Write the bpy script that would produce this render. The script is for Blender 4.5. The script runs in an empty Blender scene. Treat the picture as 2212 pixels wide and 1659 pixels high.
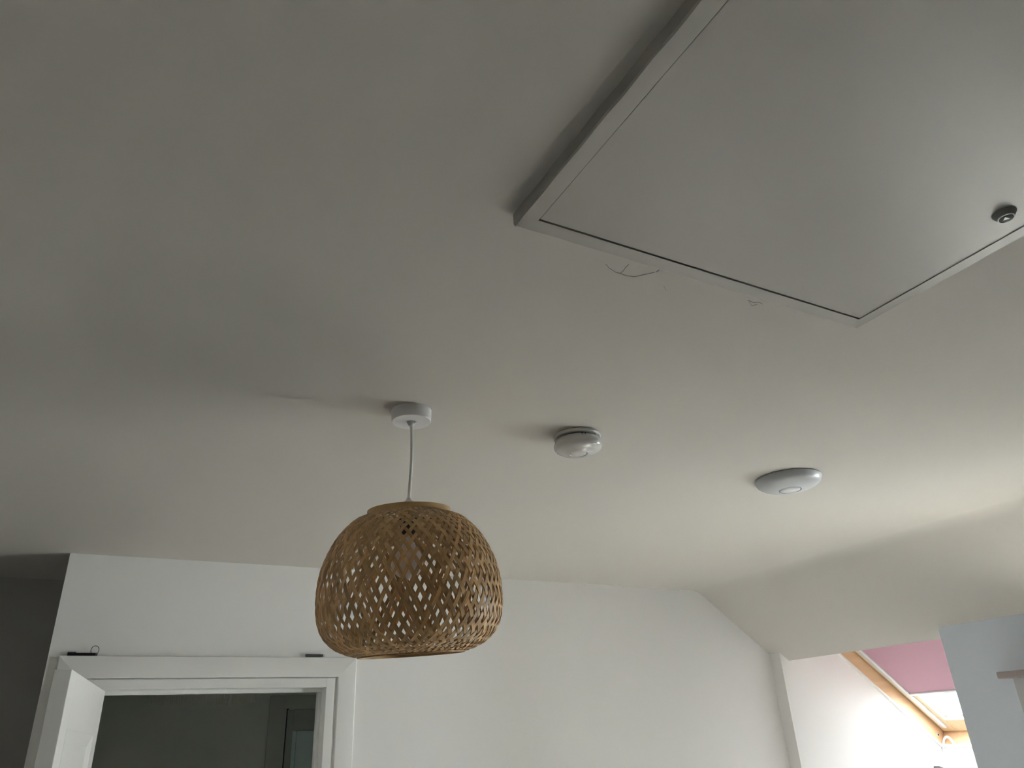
import bpy, bmesh, math, random
from mathutils import Vector, Matrix
random.seed(7)
sc = bpy.context.scene
C = sc.collection
CH = 1.80                      # height of the lens above the floor
ZC = CH + 0.62                 # flat ceiling

# ------------------------------------------------------------------ camera
def setup_camera():
    a, b, c = 0.511788618, 0.451919114, -0.0503996031      # yaw, pitch, roll
    f = Vector((math.sin(a)*math.cos(b), math.cos(a)*math.cos(b), math.sin(b)))
    r = Vector((math.cos(a), -math.sin(a), 0)); u = r.cross(f)
    r2 = math.cos(c)*r + math.sin(c)*u; u2 = -math.sin(c)*r + math.cos(c)*u
    cam = bpy.data.cameras.new('camera'); o = bpy.data.objects.new('camera', cam); C.objects.link(o)
    m = Matrix((r2, u2, -f)).transposed().to_4x4(); m.translation = (0, 0, CH); o.matrix_world = m
    cam.sensor_fit = 'HORIZONTAL'; cam.sensor_width = 36; cam.lens = 1589.86/2212*36
    cam.clip_start = 0.01
    sc.camera = o
setup_camera()

# ------------------------------------------------------------------ sky, exposure, window daylight
EXPOSURE = 2.24
SKY = 16.0
w = bpy.data.worlds.new('sky'); sc.world = w; w.use_nodes = True
nt = w.node_tree; nt.nodes.clear()
out = nt.nodes.new('ShaderNodeOutputWorld'); bg = nt.nodes.new('ShaderNodeBackground')
bg.inputs[0].default_value = (0.91, 0.96, 1.0, 1); bg.inputs[1].default_value = SKY
nt.links.new(bg.outputs[0], out.inputs[0])
SUN = 88.0
sl = bpy.data.lights.new('sun', 'SUN'); sl.energy = SUN; sl.angle = math.radians(1.5); sl.color = (1.0, 0.965, 0.92)
so = bpy.data.objects.new('sun', sl); C.objects.link(so)
so.rotation_euler = Vector((-0.60, -0.04, -0.80)).to_track_quat('-Z', 'Y').to_euler()
sc.cycles.max_bounces = 8; sc.cycles.diffuse_bounces = 7; sc.cycles.use_adaptive_sampling = False; sc.cycles.sample_clamp_indirect = 6.0
vs = sc.view_settings
vs.view_transform = 'Standard'; vs.look = 'None'; vs.gamma = 1; vs.use_curve_mapping = False; vs.exposure = EXPOSURE

def portal(name, loc, sx, sy, xaxis, yaxis):
    """sampling aid for sky light coming through a window opening"""
    l = bpy.data.lights.new(name, 'AREA'); l.shape = 'RECTANGLE'; l.size = sx; l.size_y = sy
    l.cycles.is_portal = True
    o = bpy.data.objects.new(name, l); C.objects.link(o)
    x = Vector(xaxis).normalized(); y = Vector(yaxis).normalized(); z = x.cross(y)
    m = Matrix((x, y, z)).transposed().to_4x4(); m.translation = loc; o.matrix_world = m
TH = math.radians(35.6)
RU = Vector((math.cos(TH), 0, -math.sin(TH))); RN = Vector((math.sin(TH), 0, math.cos(TH)))
RO = Vector((3.375, 0, CH + 0.322))
def roof(u, y, n): return RO + RU*u + RN*n + Vector((0, y, 0))
portal('roof_window_daylight', roof(0.25, 2.31, 0.14), 1.0, 0.80, RU, (0, 1, 0))
A2Y0, A2Y1 = 0.90, 1.25                                  # dormer opening in the right wall
WY0, WY1 = -0.95, 1.10                                    # its window
portal('added_window_daylight', (2.12, 3.325, 1.55), 0.25, 0.30, (0, 1, 0), (0, 0, 1))  # portal for the window added to fill the dim room
portal('dormer_window_daylight', (5.02, (WY0+WY1)/2, 1.45), WY1-WY0, 1.1, (0, 1, 0), (0, 0, 1))

# ------------------------------------------------------------------ materials
def mat(name, col, rough=0.6, bump=0.0, scale=60, var=0.0, vscale=3, spec=0.5, metal=0, trans=0.0, bdist=0.002, coat=0):
    m = bpy.data.materials.new(name); m.use_nodes = True; n = m.node_tree; b = n.nodes['Principled BSDF']
    b.inputs['Base Color'].default_value = (*col, 1); b.inputs['Roughness'].default_value = rough
    b.inputs['Metallic'].default_value = metal; b.inputs['Specular IOR Level'].default_value = spec
    if coat: b.inputs['Coat Weight'].default_value = coat
    tc = n.nodes.new('ShaderNodeTexCoord')
    if var:
        t = n.nodes.new('ShaderNodeTexNoise'); t.inputs['Scale'].default_value = vscale; t.inputs['Detail'].default_value = 4
        n.links.new(tc.outputs['Object'], t.inputs['Vector'])
        mr = n.nodes.new('ShaderNodeMapRange'); mr.inputs[1].default_value = 0.3; mr.inputs[2].default_value = 0.7
        mr.inputs[3].default_value = 1 - var; mr.inputs[4].default_value = 1 + var
        n.links.new(t.outputs['Fac'], mr.inputs[0])
        mx = n.nodes.new('ShaderNodeMix'); mx.data_type = 'RGBA'; mx.blend_type = 'MULTIPLY'; mx.inputs[0].default_value = 1
        mx.inputs[6].default_value = (*col, 1); n.links.new(mr.outputs[0], mx.inputs[7]); n.links.new(mx.outputs[2], b.inputs['Base Color'])
    if bump:
        t = n.nodes.new('ShaderNodeTexNoise'); t.inputs['Scale'].default_value = scale; t.inputs['Detail'].default_value = 3
        n.links.new(tc.outputs['Object'], t.inputs['Vector'])
        bp = n.nodes.new('ShaderNodeBump'); bp.inputs['Strength'].default_value = bump; bp.inputs['Distance'].default_value = bdist
        n.links.new(t.outputs['Fac'], bp.inputs['Height']); n.links.new(bp.outputs[0], b.inputs['Normal'])
    return m

def plaster(name, col, undul=0.25):
    """matt emulsion on hand-finished plaster: fine roller stipple and slow undulation"""
    m = mat(name, col, rough=0.85, spec=0.25); n = m.node_tree; b = n.nodes['Principled BSDF']
    tc = n.nodes.new('ShaderNodeTexCoord')
    a = n.nodes.new('ShaderNodeTexNoise'); a.inputs['Scale'].default_value = 2.2; a.inputs['Detail'].default_value = 1.5
    f = n.nodes.new('ShaderNodeTexNoise'); f.inputs['Scale'].default_value = 160; f.inputs['Detail'].default_value = 2
    n.links.new(tc.outputs['Object'], a.inputs['Vector']); n.links.new(tc.outputs['Object'], f.inputs['Vector'])
    b1 = n.nodes.new('ShaderNodeBump'); b1.inputs['Strength'].default_value = undul; b1.inputs['Distance'].default_value = 0.03
    b2 = n.nodes.new('ShaderNodeBump'); b2.inputs['Strength'].default_value = 0.10; b2.inputs['Distance'].default_value = 0.001
    n.links.new(a.outputs['Fac'], b1.inputs['Height']); n.links.new(f.outputs['Fac'], b2.inputs['Height'])
    n.links.new(b1.outputs[0], b2.inputs['Normal']); n.links.new(b2.outputs[0], b.inputs['Normal'])
    return m

def bamboo(name, col, var=0.35):
    m = bpy.data.materials.new(name); m.use_nodes = True; n = m.node_tree; b = n.nodes['Principled BSDF']; o = n.nodes['Material Output']
    uv = n.nodes.new('ShaderNodeUVMap'); mp = n.nodes.new('ShaderNodeMapping'); mp.inputs['Scale'].default_value = (9, 1.6, 1)
    oi = n.nodes.new('ShaderNodeObjectInfo'); ad = n.nodes.new('ShaderNodeVectorMath'); ad.operation = 'ADD'
    mu = n.nodes.new('ShaderNodeMath'); mu.operation = 'MULTIPLY'; mu.inputs[1].default_value = 37
    n.links.new(oi.outputs['Random'], mu.inputs[0])
    n.links.new(uv.outputs[0], mp.inputs[0]); n.links.new(mp.outputs[0], ad.inputs[0]); n.links.new(mu.outputs[0], ad.inputs[1])
    t = n.nodes.new('ShaderNodeTexNoise'); t.inputs['Scale'].default_value = 1.0; t.inputs['Detail'].default_value = 5
    n.links.new(ad.outputs[0], t.inputs['Vector'])
    s = n.nodes.new('ShaderNodeMath'); s.operation = 'ADD'; n.links.new(t.outputs['Fac'], s.inputs[0])
    mr = n.nodes.new('ShaderNodeMapRange'); mr.inputs[3].default_value = -0.18; mr.inputs[4].default_value = 0.18
    n.links.new(oi.outputs['Random'], mr.inputs[0]); n.links.new(mr.outputs[0], s.inputs[1])
    r = n.nodes.new('ShaderNodeValToRGB'); r.color_ramp.elements[0].position = 0.25; r.color_ramp.elements[1].position = 0.78
    r.color_ramp.elements[0].color = (*[c*(1-var) for c in col], 1); r.color_ramp.elements[1].color = (*[min(1, c*(1+var)) for c in col], 1)
    n.links.new(s.outputs[0], r.inputs[0]); n.links.new(r.outputs[0], b.inputs['Base Color'])
    b.inputs['Roughness'].default_value = 0.45; b.inputs['Specular IOR Level'].default_value = 0.35
    tr = n.nodes.new('ShaderNodeBsdfTranslucent'); mx = n.nodes.new('ShaderNodeMixShader'); mx.inputs[0].default_value = 0.14
    hs = n.nodes.new('ShaderNodeHueSaturation'); hs.inputs['Saturation'].default_value = 1.25; hs.inputs['Hue'].default_value = 0.485
    n.links.new(r.outputs[0], hs.inputs['Color']); n.links.new(hs.outputs[0], tr.inputs[0])
    n.links.new(b.outputs[0], mx.inputs[1]); n.links.new(tr.outputs[0], mx.inputs[2]); n.links.new(mx.outputs[0], o.inputs[0])
    bp = n.nodes.new('ShaderNodeBump'); bp.inputs['Strength'].default_value = 0.25; bp.inputs['Distance'].default_value = 0.0006
    n.links.new(t.outputs['Fac'], bp.inputs['Height']); n.links.new(bp.outputs[0], b.inputs['Normal'])
    return m

def pine(name, col):
    m = bpy.data.materials.new(name); m.use_nodes = True; n = m.node_tree; b = n.nodes['Principled BSDF']
    tc = n.nodes.new('ShaderNodeTexCoord'); mp = n.nodes.new('ShaderNodeMapping'); mp.inputs['Rotation'].default_value = (0, -TH, 0)
    mp.inputs['Scale'].default_value = (2, 25, 25)
    t = n.nodes.new('ShaderNodeTexNoise'); t.inputs['Scale'].default_value = 2.0; t.inputs['Detail'].default_value = 4
    r = n.nodes.new('ShaderNodeValToRGB')
    r.color_ramp.elements[0].color = (*[c*0.82 for c in col], 1); r.color_ramp.elements[1].color = (*[min(1, c*1.12) for c in col], 1)
    n.links.new(tc.outputs['Object'], mp.inputs[0]); n.links.new(mp.outputs[0], t.inputs['Vector']); n.links.new(t.outputs['Fac'], r.inputs[0])
    n.links.new(r.outputs[0], b.inputs['Base Color']); b.inputs['Roughness'].default_value = 0.4
    return m

def glass(name, tint):
    m = bpy.data.materials.new(name); m.use_nodes = True; n = m.node_tree; o = n.nodes['Material Output']; n.nodes.remove(n.nodes['Principled BSDF'])
    t = n.nodes.new('ShaderNodeBsdfTransparent'); t.inputs[0].default_value = (*tint, 1)
    g = n.nodes.new('ShaderNodeBsdfGlossy'); g.inputs['Roughness'].default_value = 0.02
    lw = n.nodes.new('ShaderNodeLayerWeight'); pw = n.nodes.new('ShaderNodeMath'); pw.operation = 'POWER'; pw.inputs[1].default_value = 5
    fr = n.nodes.new('ShaderNodeMath'); fr.operation = 'MULTIPLY_ADD'; fr.inputs[1].default_value = 0.55; fr.inputs[2].default_value = 0.04
    n.links.new(lw.outputs['Facing'], pw.inputs[0]); n.links.new(pw.outputs[0], fr.inputs[0]); mx = n.nodes.new('ShaderNodeMixShader')
    n.links.new(fr.outputs[0], mx.inputs[0]); n.links.new(t.outputs[0], mx.inputs[1]); n.links.new(g.outputs[0], mx.inputs[2]); n.links.new(mx.outputs[0], o.inputs[0])
    return m

M = dict(
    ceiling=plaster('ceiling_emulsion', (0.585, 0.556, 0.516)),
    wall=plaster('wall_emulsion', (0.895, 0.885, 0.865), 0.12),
    bluelight_wall=plaster('bluelight_emulsion', (0.77, 0.83, 0.91), 0.12),  # blue in the base colour stands in for bluish light on this wall
    landingwall=plaster('landing_emulsion', (0.78, 0.77, 0.74), 0.12),
    shadewall=plaster('shade_emulsion', (0.42, 0.405, 0.38), 0.12),  # darker coat paints shade into the recess, also lines the added void
    darkwall=plaster('bathroom_emulsion', (0.80, 0.81, 0.74), 0.1),
    gloss=mat('white_satin_paint', (0.88, 0.872, 0.845), 0.38, 0.05, 90),
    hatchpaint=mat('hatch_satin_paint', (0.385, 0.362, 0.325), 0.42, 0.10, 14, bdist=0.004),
    shadow_gap=mat('dark_gap', (0.03, 0.028, 0.025), 0.9),
    plastic=mat('white_plastic', (0.66, 0.64, 0.635), 0.28),
    plastic2=mat('aged_white_plastic', (0.62, 0.605, 0.58), 0.2),
    dome=mat('cool_white_plastic', (0.50, 0.51, 0.53), 0.35),
    lens=mat('satin_lens', (0.62, 0.63, 0.64), 0.10),
    black=mat('black_plastic', (0.010, 0.010, 0.012), 0.55, spec=0.2),
    gunmetal=mat('grey_plastic_bezel', (0.20, 0.21, 0.205), 0.28),
    palering=mat('pale_grey_ring', (0.62, 0.61, 0.58), 0.35),
    cable=mat('white_pvc_cable', (0.86, 0.86, 0.84), 0.35),
    holder=mat('dark_lampholder', (0.035, 0.03, 0.028), 0.5),
    bulb=mat('frosted_bulb_glass', (0.72, 0.66, 0.62), 0.35),
    bamboo=bamboo('bamboo_strip', (0.66, 0.425, 0.20)),
    hoop=bamboo('bamboo_hoop', (0.74, 0.50, 0.24), 0.15),
    pine=pine('lacquered_pine', (0.74, 0.50, 0.30)),
    pine2=pine('pale_lacquered_pine', (0.80, 0.62, 0.40)),
    alu=mat('grey_aluminium', (0.72, 0.74, 0.75), 0.35, metal=0.4),
    whitealu=mat('white_aluminium', (0.85, 0.86, 0.86), 0.35),
    pink=mat('pink_blind_fabric', (0.50, 0.295, 0.355), 0.8, 0.15, 400, bdist=0.0005),
    glass=glass('window_glass', (0.80, 0.82, 0.82)),
    roofglass=glass('dimmed_roof_glazing', (0.54, 0.555, 0.56)),  # glazing tint darkened to hold down the daylight in the alcove
    darkglass=glass('fill_dimming_glass', (0.26, 0.275, 0.265)),  # dark tint limits the fill from the added dim room window
    backlight_tint=mat('backlight_tint_glass', (0.62, 0.74, 0.72), 0.3),  # pale teal stands in for light coming through the pane
    shaded_door=mat('shaded_door_paint', (0.40, 0.40, 0.37), 0.45),  # white door greyed, the room's shade is put into leaf and frame colour
    greyframe=mat('frame_paint_dim_room', (0.52, 0.52, 0.47), 0.45),
    fringe=mat('cream_cotton_fringe', (0.80, 0.77, 0.68), 0.9),
    floor=mat('cream_carpet', (0.62, 0.60, 0.57), 0.95, 0.4, 300, var=0.06),
    steel=mat('dark_steel', (0.06, 0.06, 0.06), 0.35, metal=0.7),
    hood=mat('taupe_painted_board', (0.42, 0.36, 0.35), 0.5),
    greytrim=mat('pale_grey_trim_paint', (0.60, 0.60, 0.61), 0.45),
    darkgrey=mat('dark_grey_plastic', (0.085, 0.085, 0.09), 0.5),
    crack=mat('plaster_crack', (0.32, 0.31, 0.285), 0.9),
    ground=mat('outdoor_ground', (0.40, 0.40, 0.36), 0.9, var=0.2, vscale=0.5),
)

def add_translucent(m, col, fac):
    n = m.node_tree; b = n.nodes['Principled BSDF']; o = n.nodes['Material Output']
    t = n.nodes.new('ShaderNodeBsdfTranslucent'); t.inputs[0].default_value = (*col, 1); mx = n.nodes.new('ShaderNodeMixShader'); mx.inputs[0].default_value = fac
    n.links.new(b.outputs[0], mx.inputs[1]); n.links.new(t.outputs[0], mx.inputs[2]); n.links.new(mx.outputs[0], o.inputs[0])
add_translucent(M['pink'], (0.45, 0.22, 0.30), 0.025)

# ------------------------------------------------------------------ mesh helpers
class MB:
    def __init__(s): s.v = []; s.f = []
    def add(s, vs, fs):
        k = len(s.v); s.v += [tuple(v) for v in vs]; s.f += [tuple(i+k for i in f) for f in fs]; return s
    def box(s, x0, x1, y0, y1, z0, z1):
        return s.hexa([(x0,y0,z0),(x1,y0,z0),(x1,y1,z0),(x0,y1,z0),(x0,y0,z1),(x1,y0,z1),(x1,y1,z1),(x0,y1,z1)])
    def hexa(s, p): return s.add(p, [(0,3,2,1),(4,5,6,7),(0,1,5,4),(1,2,6,5),(2,3,7,6),(3,0,4,7)])
    def rbox(s, u0, u1, y0, y1, n0, n1):           # a box in roof coordinates
        return s.hexa([roof(*q) for q in [(u0,y0,n0),(u1,y0,n0),(u1,y1,n0),(u0,y1,n0),(u0,y0,n1),(u1,y0,n1),(u1,y1,n1),(u0,y1,n1)]])
    def prism_y(s, poly, y0, y1):                  # polygon in XZ extruded along Y
        n = len(poly)
        return s.add([(x,y0,z) for x,z in poly]+[(x,y1,z) for x,z in poly],
            [tuple(range(n)), tuple(range(2*n-1,n-1,-1))]+[(i,i+n,(i+1)%n+n,(i+1)%n) for i in range(n)])
    def prism_z(s, poly, z0, z1):
        n = len(poly)
        return s.add([(x,y,z0) for x,y in poly]+[(x,y,z1) for x,y in poly],
            [tuple(range(n-1,-1,-1)), tuple(range(n,2*n))]+[(i,(i+1)%n,(i+1)%n+n,i+n) for i in range(n)])
    def lathe(s, prof, seg=48, cx=0, cy=0):
        k = len(s.v); n = len(prof)
        for r, z in prof:
            for i in range(seg):
                a = 2*math.pi*i/seg; s.v.append((cx+r*math.cos(a), cy+r*math.sin(a), z))
        for j in range(n-1):
            for i in range(seg):
                i2 = (i+1) % seg; s.f.append((k+j*seg+i, k+(j+1)*seg+i, k+(j+1)*seg+i2, k+j*seg+i2))
        s.f.append(tuple(k+i for i in range(seg))); s.f.append(tuple(k+(n-1)*seg+i for i in range(seg-1,-1,-1)))
        return s
    def tube(s, pts, r, seg=10, closed=False):
        k = len(s.v); n = len(pts); pts = [Vector(p) for p in pts]; up = None
        for i, p in enumerate(pts):
            d = (pts[(i+1) % n]-pts[i-1]) if closed else (pts[min(i+1,n-1)]-pts[max(i-1,0)])
            d.normalize()
            if up is None: up = d.orthogonal().normalized()
            a = (up-d*up.dot(d)).normalized(); up = a; b = d.cross(a)
            rr = r[i] if isinstance(r, (list, tuple)) else r
            for j in range(seg):
                t = 2*math.pi*j/seg; s.v.append(tuple(p+a*rr*math.cos(t)+b*rr*math.sin(t)))
        for i in range(n if closed else n-1):
            for j in range(seg):
                j2 = (j+1) % seg; i2 = (i+1) % n
                s.f.append((k+i*seg+j, k+i*seg+j2, k+i2*seg+j2, k+i2*seg+j))
        if not closed:
            s.f.append(tuple(k+j for j in range(seg-1,-1,-1))); s.f.append(tuple(k+(n-1)*seg+j for j in range(seg)))
        return s
    def build(s, name, m, parent=None, smooth=False, bevel=0, kind=None, loc=None):
        me = bpy.data.meshes.new(name); me.from_pydata(s.v, [], s.f); me.materials.append(m)
        bm = bmesh.new(); bm.from_mesh(me); bmesh.ops.remove_doubles(bm, verts=bm.verts, dist=1e-6)
        bmesh.ops.recalc_face_normals(bm, faces=bm.faces)
        if bevel: bmesh.ops.bevel(bm, geom=[e for e in bm.edges if e.calc_face_angle(0) > 0.5], offset=bevel, segments=2, affect='EDGES', profile=0.6)
        bm.to_mesh(me); bm.free()
        if smooth:
            for p in me.polygons: p.use_smooth = True
            me.set_sharp_from_angle(angle=math.radians(38))
        o = bpy.data.objects.new(name, me); C.objects.link(o)
        if parent:
            o.parent = parent; o.matrix_parent_inverse = parent.matrix_world.inverted()
        if kind: o['kind'] = kind
        return o
def empty(name, loc=(0,0,0), parent=None):
    o = bpy.data.objects.new(name, None); C.objects.link(o); o.location = loc; o.empty_display_size = 0.05
    o.matrix_world = Matrix.Translation(loc)
    if parent:
        o.parent = parent; o.matrix_parent_inverse = parent.matrix_world.inverted(); 
    return o
def tag(o, label, cat, group=None, kind=None):
    o['label'] = label; o['category'] = cat
    if group: o['group'] = group
    if kind: o['kind'] = kind
    return o
def struct(o, label, cat): return tag(o, label, cat, kind='structure')

# ------------------------------------------------------------------ the room shell
YB = 2.792; XR = 2.945; XF = 2.539; SL = 0.708           # back wall, right wall, ceiling fold, slope
DX0, DX1, DZ = 0.017, 0.748, CH + 0.203                  # doorway in the back wall, inside the lining
def zs(x): return ZC - SL*(x-XF)                         # sloping ceiling

SX0, SX1, SY0, SY1 = 0.25, 2.945, -2.6, 1.15             # unseen void added under the hatch to cut bounce light
struct(MB().box(-1.8, SX0, -2.7, 5.0, -0.2, 0).box(SX0, 5.1, SY1, 5.0, -0.2, 0).box(SX1, 5.1, -2.7, SY1, -0.2, 0).build('floor', M['floor']), 'cream carpeted floor of the attic landing', 'floor')
struct(MB().box(SX0-0.1, SX1+0.1, SY0-0.1, SY1+0.1, -2.8, -2.7).build('floor_added_void', M['shadewall']), 'dark floor of the unseen void added below the hatch', 'floor')
struct(MB().box(SX0-0.1, SX0, SY0, SY1, -2.7, -0.2).box(SX1, SX1+0.1, SY0, SY1, -2.7, -0.2).box(SX0-0.1, SX1+0.1, SY0-0.1, SY0, -2.7, 0).box(SX0-0.1, SX1+0.1, SY1, SY1+0.1, -2.7, -0.2).build('wall_added_void', M['shadewall']), 'dark walls of the unseen void added below the hatch', 'wall')

HX0, HX1, HY0, HY1 = 0.388, 1.047, -0.075, 0.665         # loft hatch, outside of frame
def ceiling():
    prof = [(-1.8, ZC), (HX0+0.008, ZC), (HX1-0.008, ZC)]
    R = 0.16; half = math.atan(SL)/2; T = R*math.tan(half)
    cx, cz = XF-T, ZC-R
    for i in range(13):
        a = 2*half*i/12; prof.append((cx+R*math.sin(a), cz+R*math.cos(a)))
    prof.append((3.0, zs(3.0)))
    ys = [-2.7, HY0+0.008, HY1-0.008, 5.0]
    b = MB(); n = len(prof)
    for y in ys:
        b.v += [(x, y, z) for x, z in prof]
    for j in range(len(ys)-1):
        for i in range(n-1):
            if i == 1 and j == 1: continue
            b.f.append((j*n+i, (j+1)*n+i, (j+1)*n+i+1, j*n+i+1))
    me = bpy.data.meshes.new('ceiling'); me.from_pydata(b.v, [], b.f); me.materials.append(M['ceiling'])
    bm = bmesh.new(); bm.from_mesh(me)
    bmesh.ops.recalc_face_normals(bm, faces=bm.faces)
    if sum(f.normal.z for f in bm.faces) > 0: bmesh.ops.reverse_faces(bm, faces=bm.faces)
    bm.to_mesh(me); bm.free()
    for p in me.polygons: p.use_smooth = True
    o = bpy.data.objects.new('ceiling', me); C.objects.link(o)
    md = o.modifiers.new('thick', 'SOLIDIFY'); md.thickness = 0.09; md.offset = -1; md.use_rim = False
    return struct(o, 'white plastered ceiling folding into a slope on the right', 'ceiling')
CEIL = ceiling()

b = MB()
b.box(-0.119, DX0-0.03, YB, YB+0.11, 0, ZC+.01).box(DX0-0.03, DX1+0.03, YB, YB+0.11, DZ+0.03, ZC+.01)
b.prism_y([(DX1+0.03, 0), (3.0, 0), (3.0, zs(3.0)+.01), (XF, ZC+.01), (DX1+0.03, ZC+.01)], YB, YB+0.11)
struct(b.build('wall_back', M['wall']), 'white painted back wall with the panelled door', 'wall')
struct(MB().box(-0.119, -0.03, YB+0.11, 4.9, 0, ZC+.01).box(-0.119, -0.03, 2.85, 2.95, 0, ZC+.01).build('wall_passage', M['shadewall']), 'side of the recess left of the back wall, shade painted in', 'wall')
struct(MB().box(-1.8, -0.119, 3.25, 3.35, 0, ZC+.01).build('wall_recess', M['shadewall']), 'end wall of the recess on the left, shade painted in', 'wall')
struct(MB().box(-1.8, -1.7, -2.7, 5.0, 0, ZC+.01).build('wall_left', M['landingwall']), 'white left wall of the landing', 'wall')
struct(MB().box(-1.8, 3.05, -2.7, -2.6, 0, ZC+.01).build('wall_front', M['landingwall']), 'white wall behind the viewer', 'wall')
b = MB()
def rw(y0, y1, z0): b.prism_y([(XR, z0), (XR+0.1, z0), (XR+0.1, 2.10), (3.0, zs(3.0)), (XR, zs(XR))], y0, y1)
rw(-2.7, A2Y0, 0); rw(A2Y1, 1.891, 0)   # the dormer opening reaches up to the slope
struct(b.build('wall_right', M['bluelight_wall']), 'right wall with bluish light painted in, under the sloping ceiling', 'wall')

# alcove with the roof window
top = roof(-0.27, 0, 0); bot = roof(0.775, 0, 0)
cheek = [(XR, 0), (4.10, 0), (4.10, bot.z-0.05), (bot.x, bot.z), (top.x, top.z), (3.0, zs(3.0)), (XR, zs(XR))]
def alcove(y0, y1, names, labels):
    struct(MB().prism_y(cheek, y1, y1+0.154 if y1 > 2 else y1+0.1).build(names[0], M['wall']), labels[0], 'wall')
    inner = [(XR+0.1, 0)]+cheek[1:5]+[(3.0, zs(3.0)), (3.0, 2.05), (XR+0.1, 2.05)]
    struct(MB().prism_y(inner, y0-0.091, y0).build(names[1], M['wall']), labels[1], 'wall')
    struct(MB().box(bot.x-0.018, 4.10, y0-0.091, y1+0.154, 0, bot.z+0.02).build(names[2], M['wall']), labels[2], 'wall')
    b = MB().prism_y([(3.0, zs(3.0)), (top.x+0.01, top.z+0.01), (top.x-0.05, top.z+0.1), (2.93, zs(3.0)+0.12)], y0-0.091, y1+0.154)
    struct(b.build(names[3], M['ceiling']), labels[3], 'ceiling')
alcove(1.891, 2.726, ('wall_alcove_far', 'wall_alcove_near', 'wall_alcove_end', 'ceiling_reveal'),
    ('bright white cheek wall beside the pine roof window', 'near cheek wall of the alcove with the pink blind', 'white apron wall under the roof window with the pink blind', 'plastered head reveal above the roof window with the pink blind'))
# dormer beside it
b = MB().box(3.0, 5.0, -1.15, -1.05, 0, 2.2).box(3.045, 5.0, A2Y1, A2Y1+0.1, 0, 2.2).box(3.045, 3.10, -1.05, A2Y0, 0, 2.2)
b.box(4.9, 5.0, -1.05, WY0, 0, 2.2).box(4.9, 5.0, WY1, A2Y1, 0, 2.2).box(4.9, 5.0, WY0, WY1, 0, 0.95).box(4.9, 5.0, WY0, WY1, 2.0, 2.2)
struct(b.build('wall_dormer', M['wall']), 'white walls of the dormer on the right', 'wall')
struct(MB().box(2.96, 5.0, -1.15, A2Y1+0.1, 2.094, 2.2).build('ceiling_dormer', M['ceiling']), 'white ceiling of the dormer on the right', 'ceiling')

# dim room behind the back wall door
b = MB().box(-0.03, 2.1, 4.6, 4.7, 0, ZC+.01)
b.box(2.0, 2.1, YB+0.11, 3.2, 0, ZC+.01).box(2.0, 2.1, 3.45, 4.6, 0, ZC+.01).box(2.0, 2.1, 3.2, 3.45, 0, 1.4).box(2.0, 2.1, 3.2, 3.45, 1.7, ZC+.01)
struct(b.build('wall_bathroom', M['darkwall']), 'dim grey-green walls of the room seen through the doorway', 'wall')

# plaster cracks beside the hatch (fine grooves in the ceiling)
def crack(pts, wd=0.0005):
    wd *= 0.6
    b = MB()
    for (x0, y0), (x1, y1) in zip(pts, pts[1:]):
        d = Vector((x1-x0, y1-y0)).normalized()*wd/2; n = Vector((-d.y, d.x))
        b.prism_z([(x0+n.x, y0+n.y), (x0-n.x, y0-n.y), (x1-n.x, y1-n.y), (x1+n.x, y1+n.y)], ZC-0.0006, ZC+0.002)
    b.build('crack', M['crack'], CEIL)

# shallow ridge of filler along the left of the hatch
b = MB(); nx, ny = 24, 30
for j in range(ny+1):
    y = -0.8+1.50*j/ny; fade = min(1, (0.70-y)/0.25)
    for i in range(nx+1):
        t = i/nx; x = 0.20+0.186*t
        h = math.sin(math.pi*min(1, t/0.68)/2)**2 if t < 0.68 else math.cos(math.pi*(t-0.68)/0.32/2)**2
        b.v.append((x+0.004*math.sin(y*9), y, ZC+0.0004-0.0046*h*max(0, fade)))
for j in range(ny):
    for i in range(nx):
        k = j*(nx+1)+i; b.f.append((k, k+1, k+nx+2, k+nx+1))
o = b.build('filler_ridge', M['ceiling'], CEIL, smooth=True)

# ------------------------------------------------------------------ door in the back wall
d1 = empty('door_1', (DX0, YB, 0)); struct(d1, 'white panelled door standing open in the back wall', 'door')
LY0, LY1 = YB-0.0150, YB+0.118
MB().box(DX0-0.03, DX0, LY0, LY1, 0, DZ+0.03).build('door_lining', M['gloss'], d1, bevel=0.002)
MB().box(DX1, DX1+0.03, LY0, LY1, 0, DZ+0.03).build('door_lining', M['gloss'], d1, bevel=0.002)
MB().box(DX0, DX1, LY0, LY1, DZ, DZ+0.03).build('door_lining', M['gloss'], d1, bevel=0.002)
SY = YB+0.040
MB().box(DX0, DX0+0.012, SY, SY+0.03, 0, DZ-0.012).build('door_stop', M['gloss'], d1, bevel=0.0015)
MB().box(DX1-0.012, DX1, SY, SY+0.03, 0, DZ-0.012).build('door_stop', M['gloss'], d1, bevel=0.0015)
MB().box(DX0, DX1, SY, SY+0.03, DZ-0.012, DZ).build('door_stop', M['gloss'], d1, bevel=0.0015)
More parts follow.
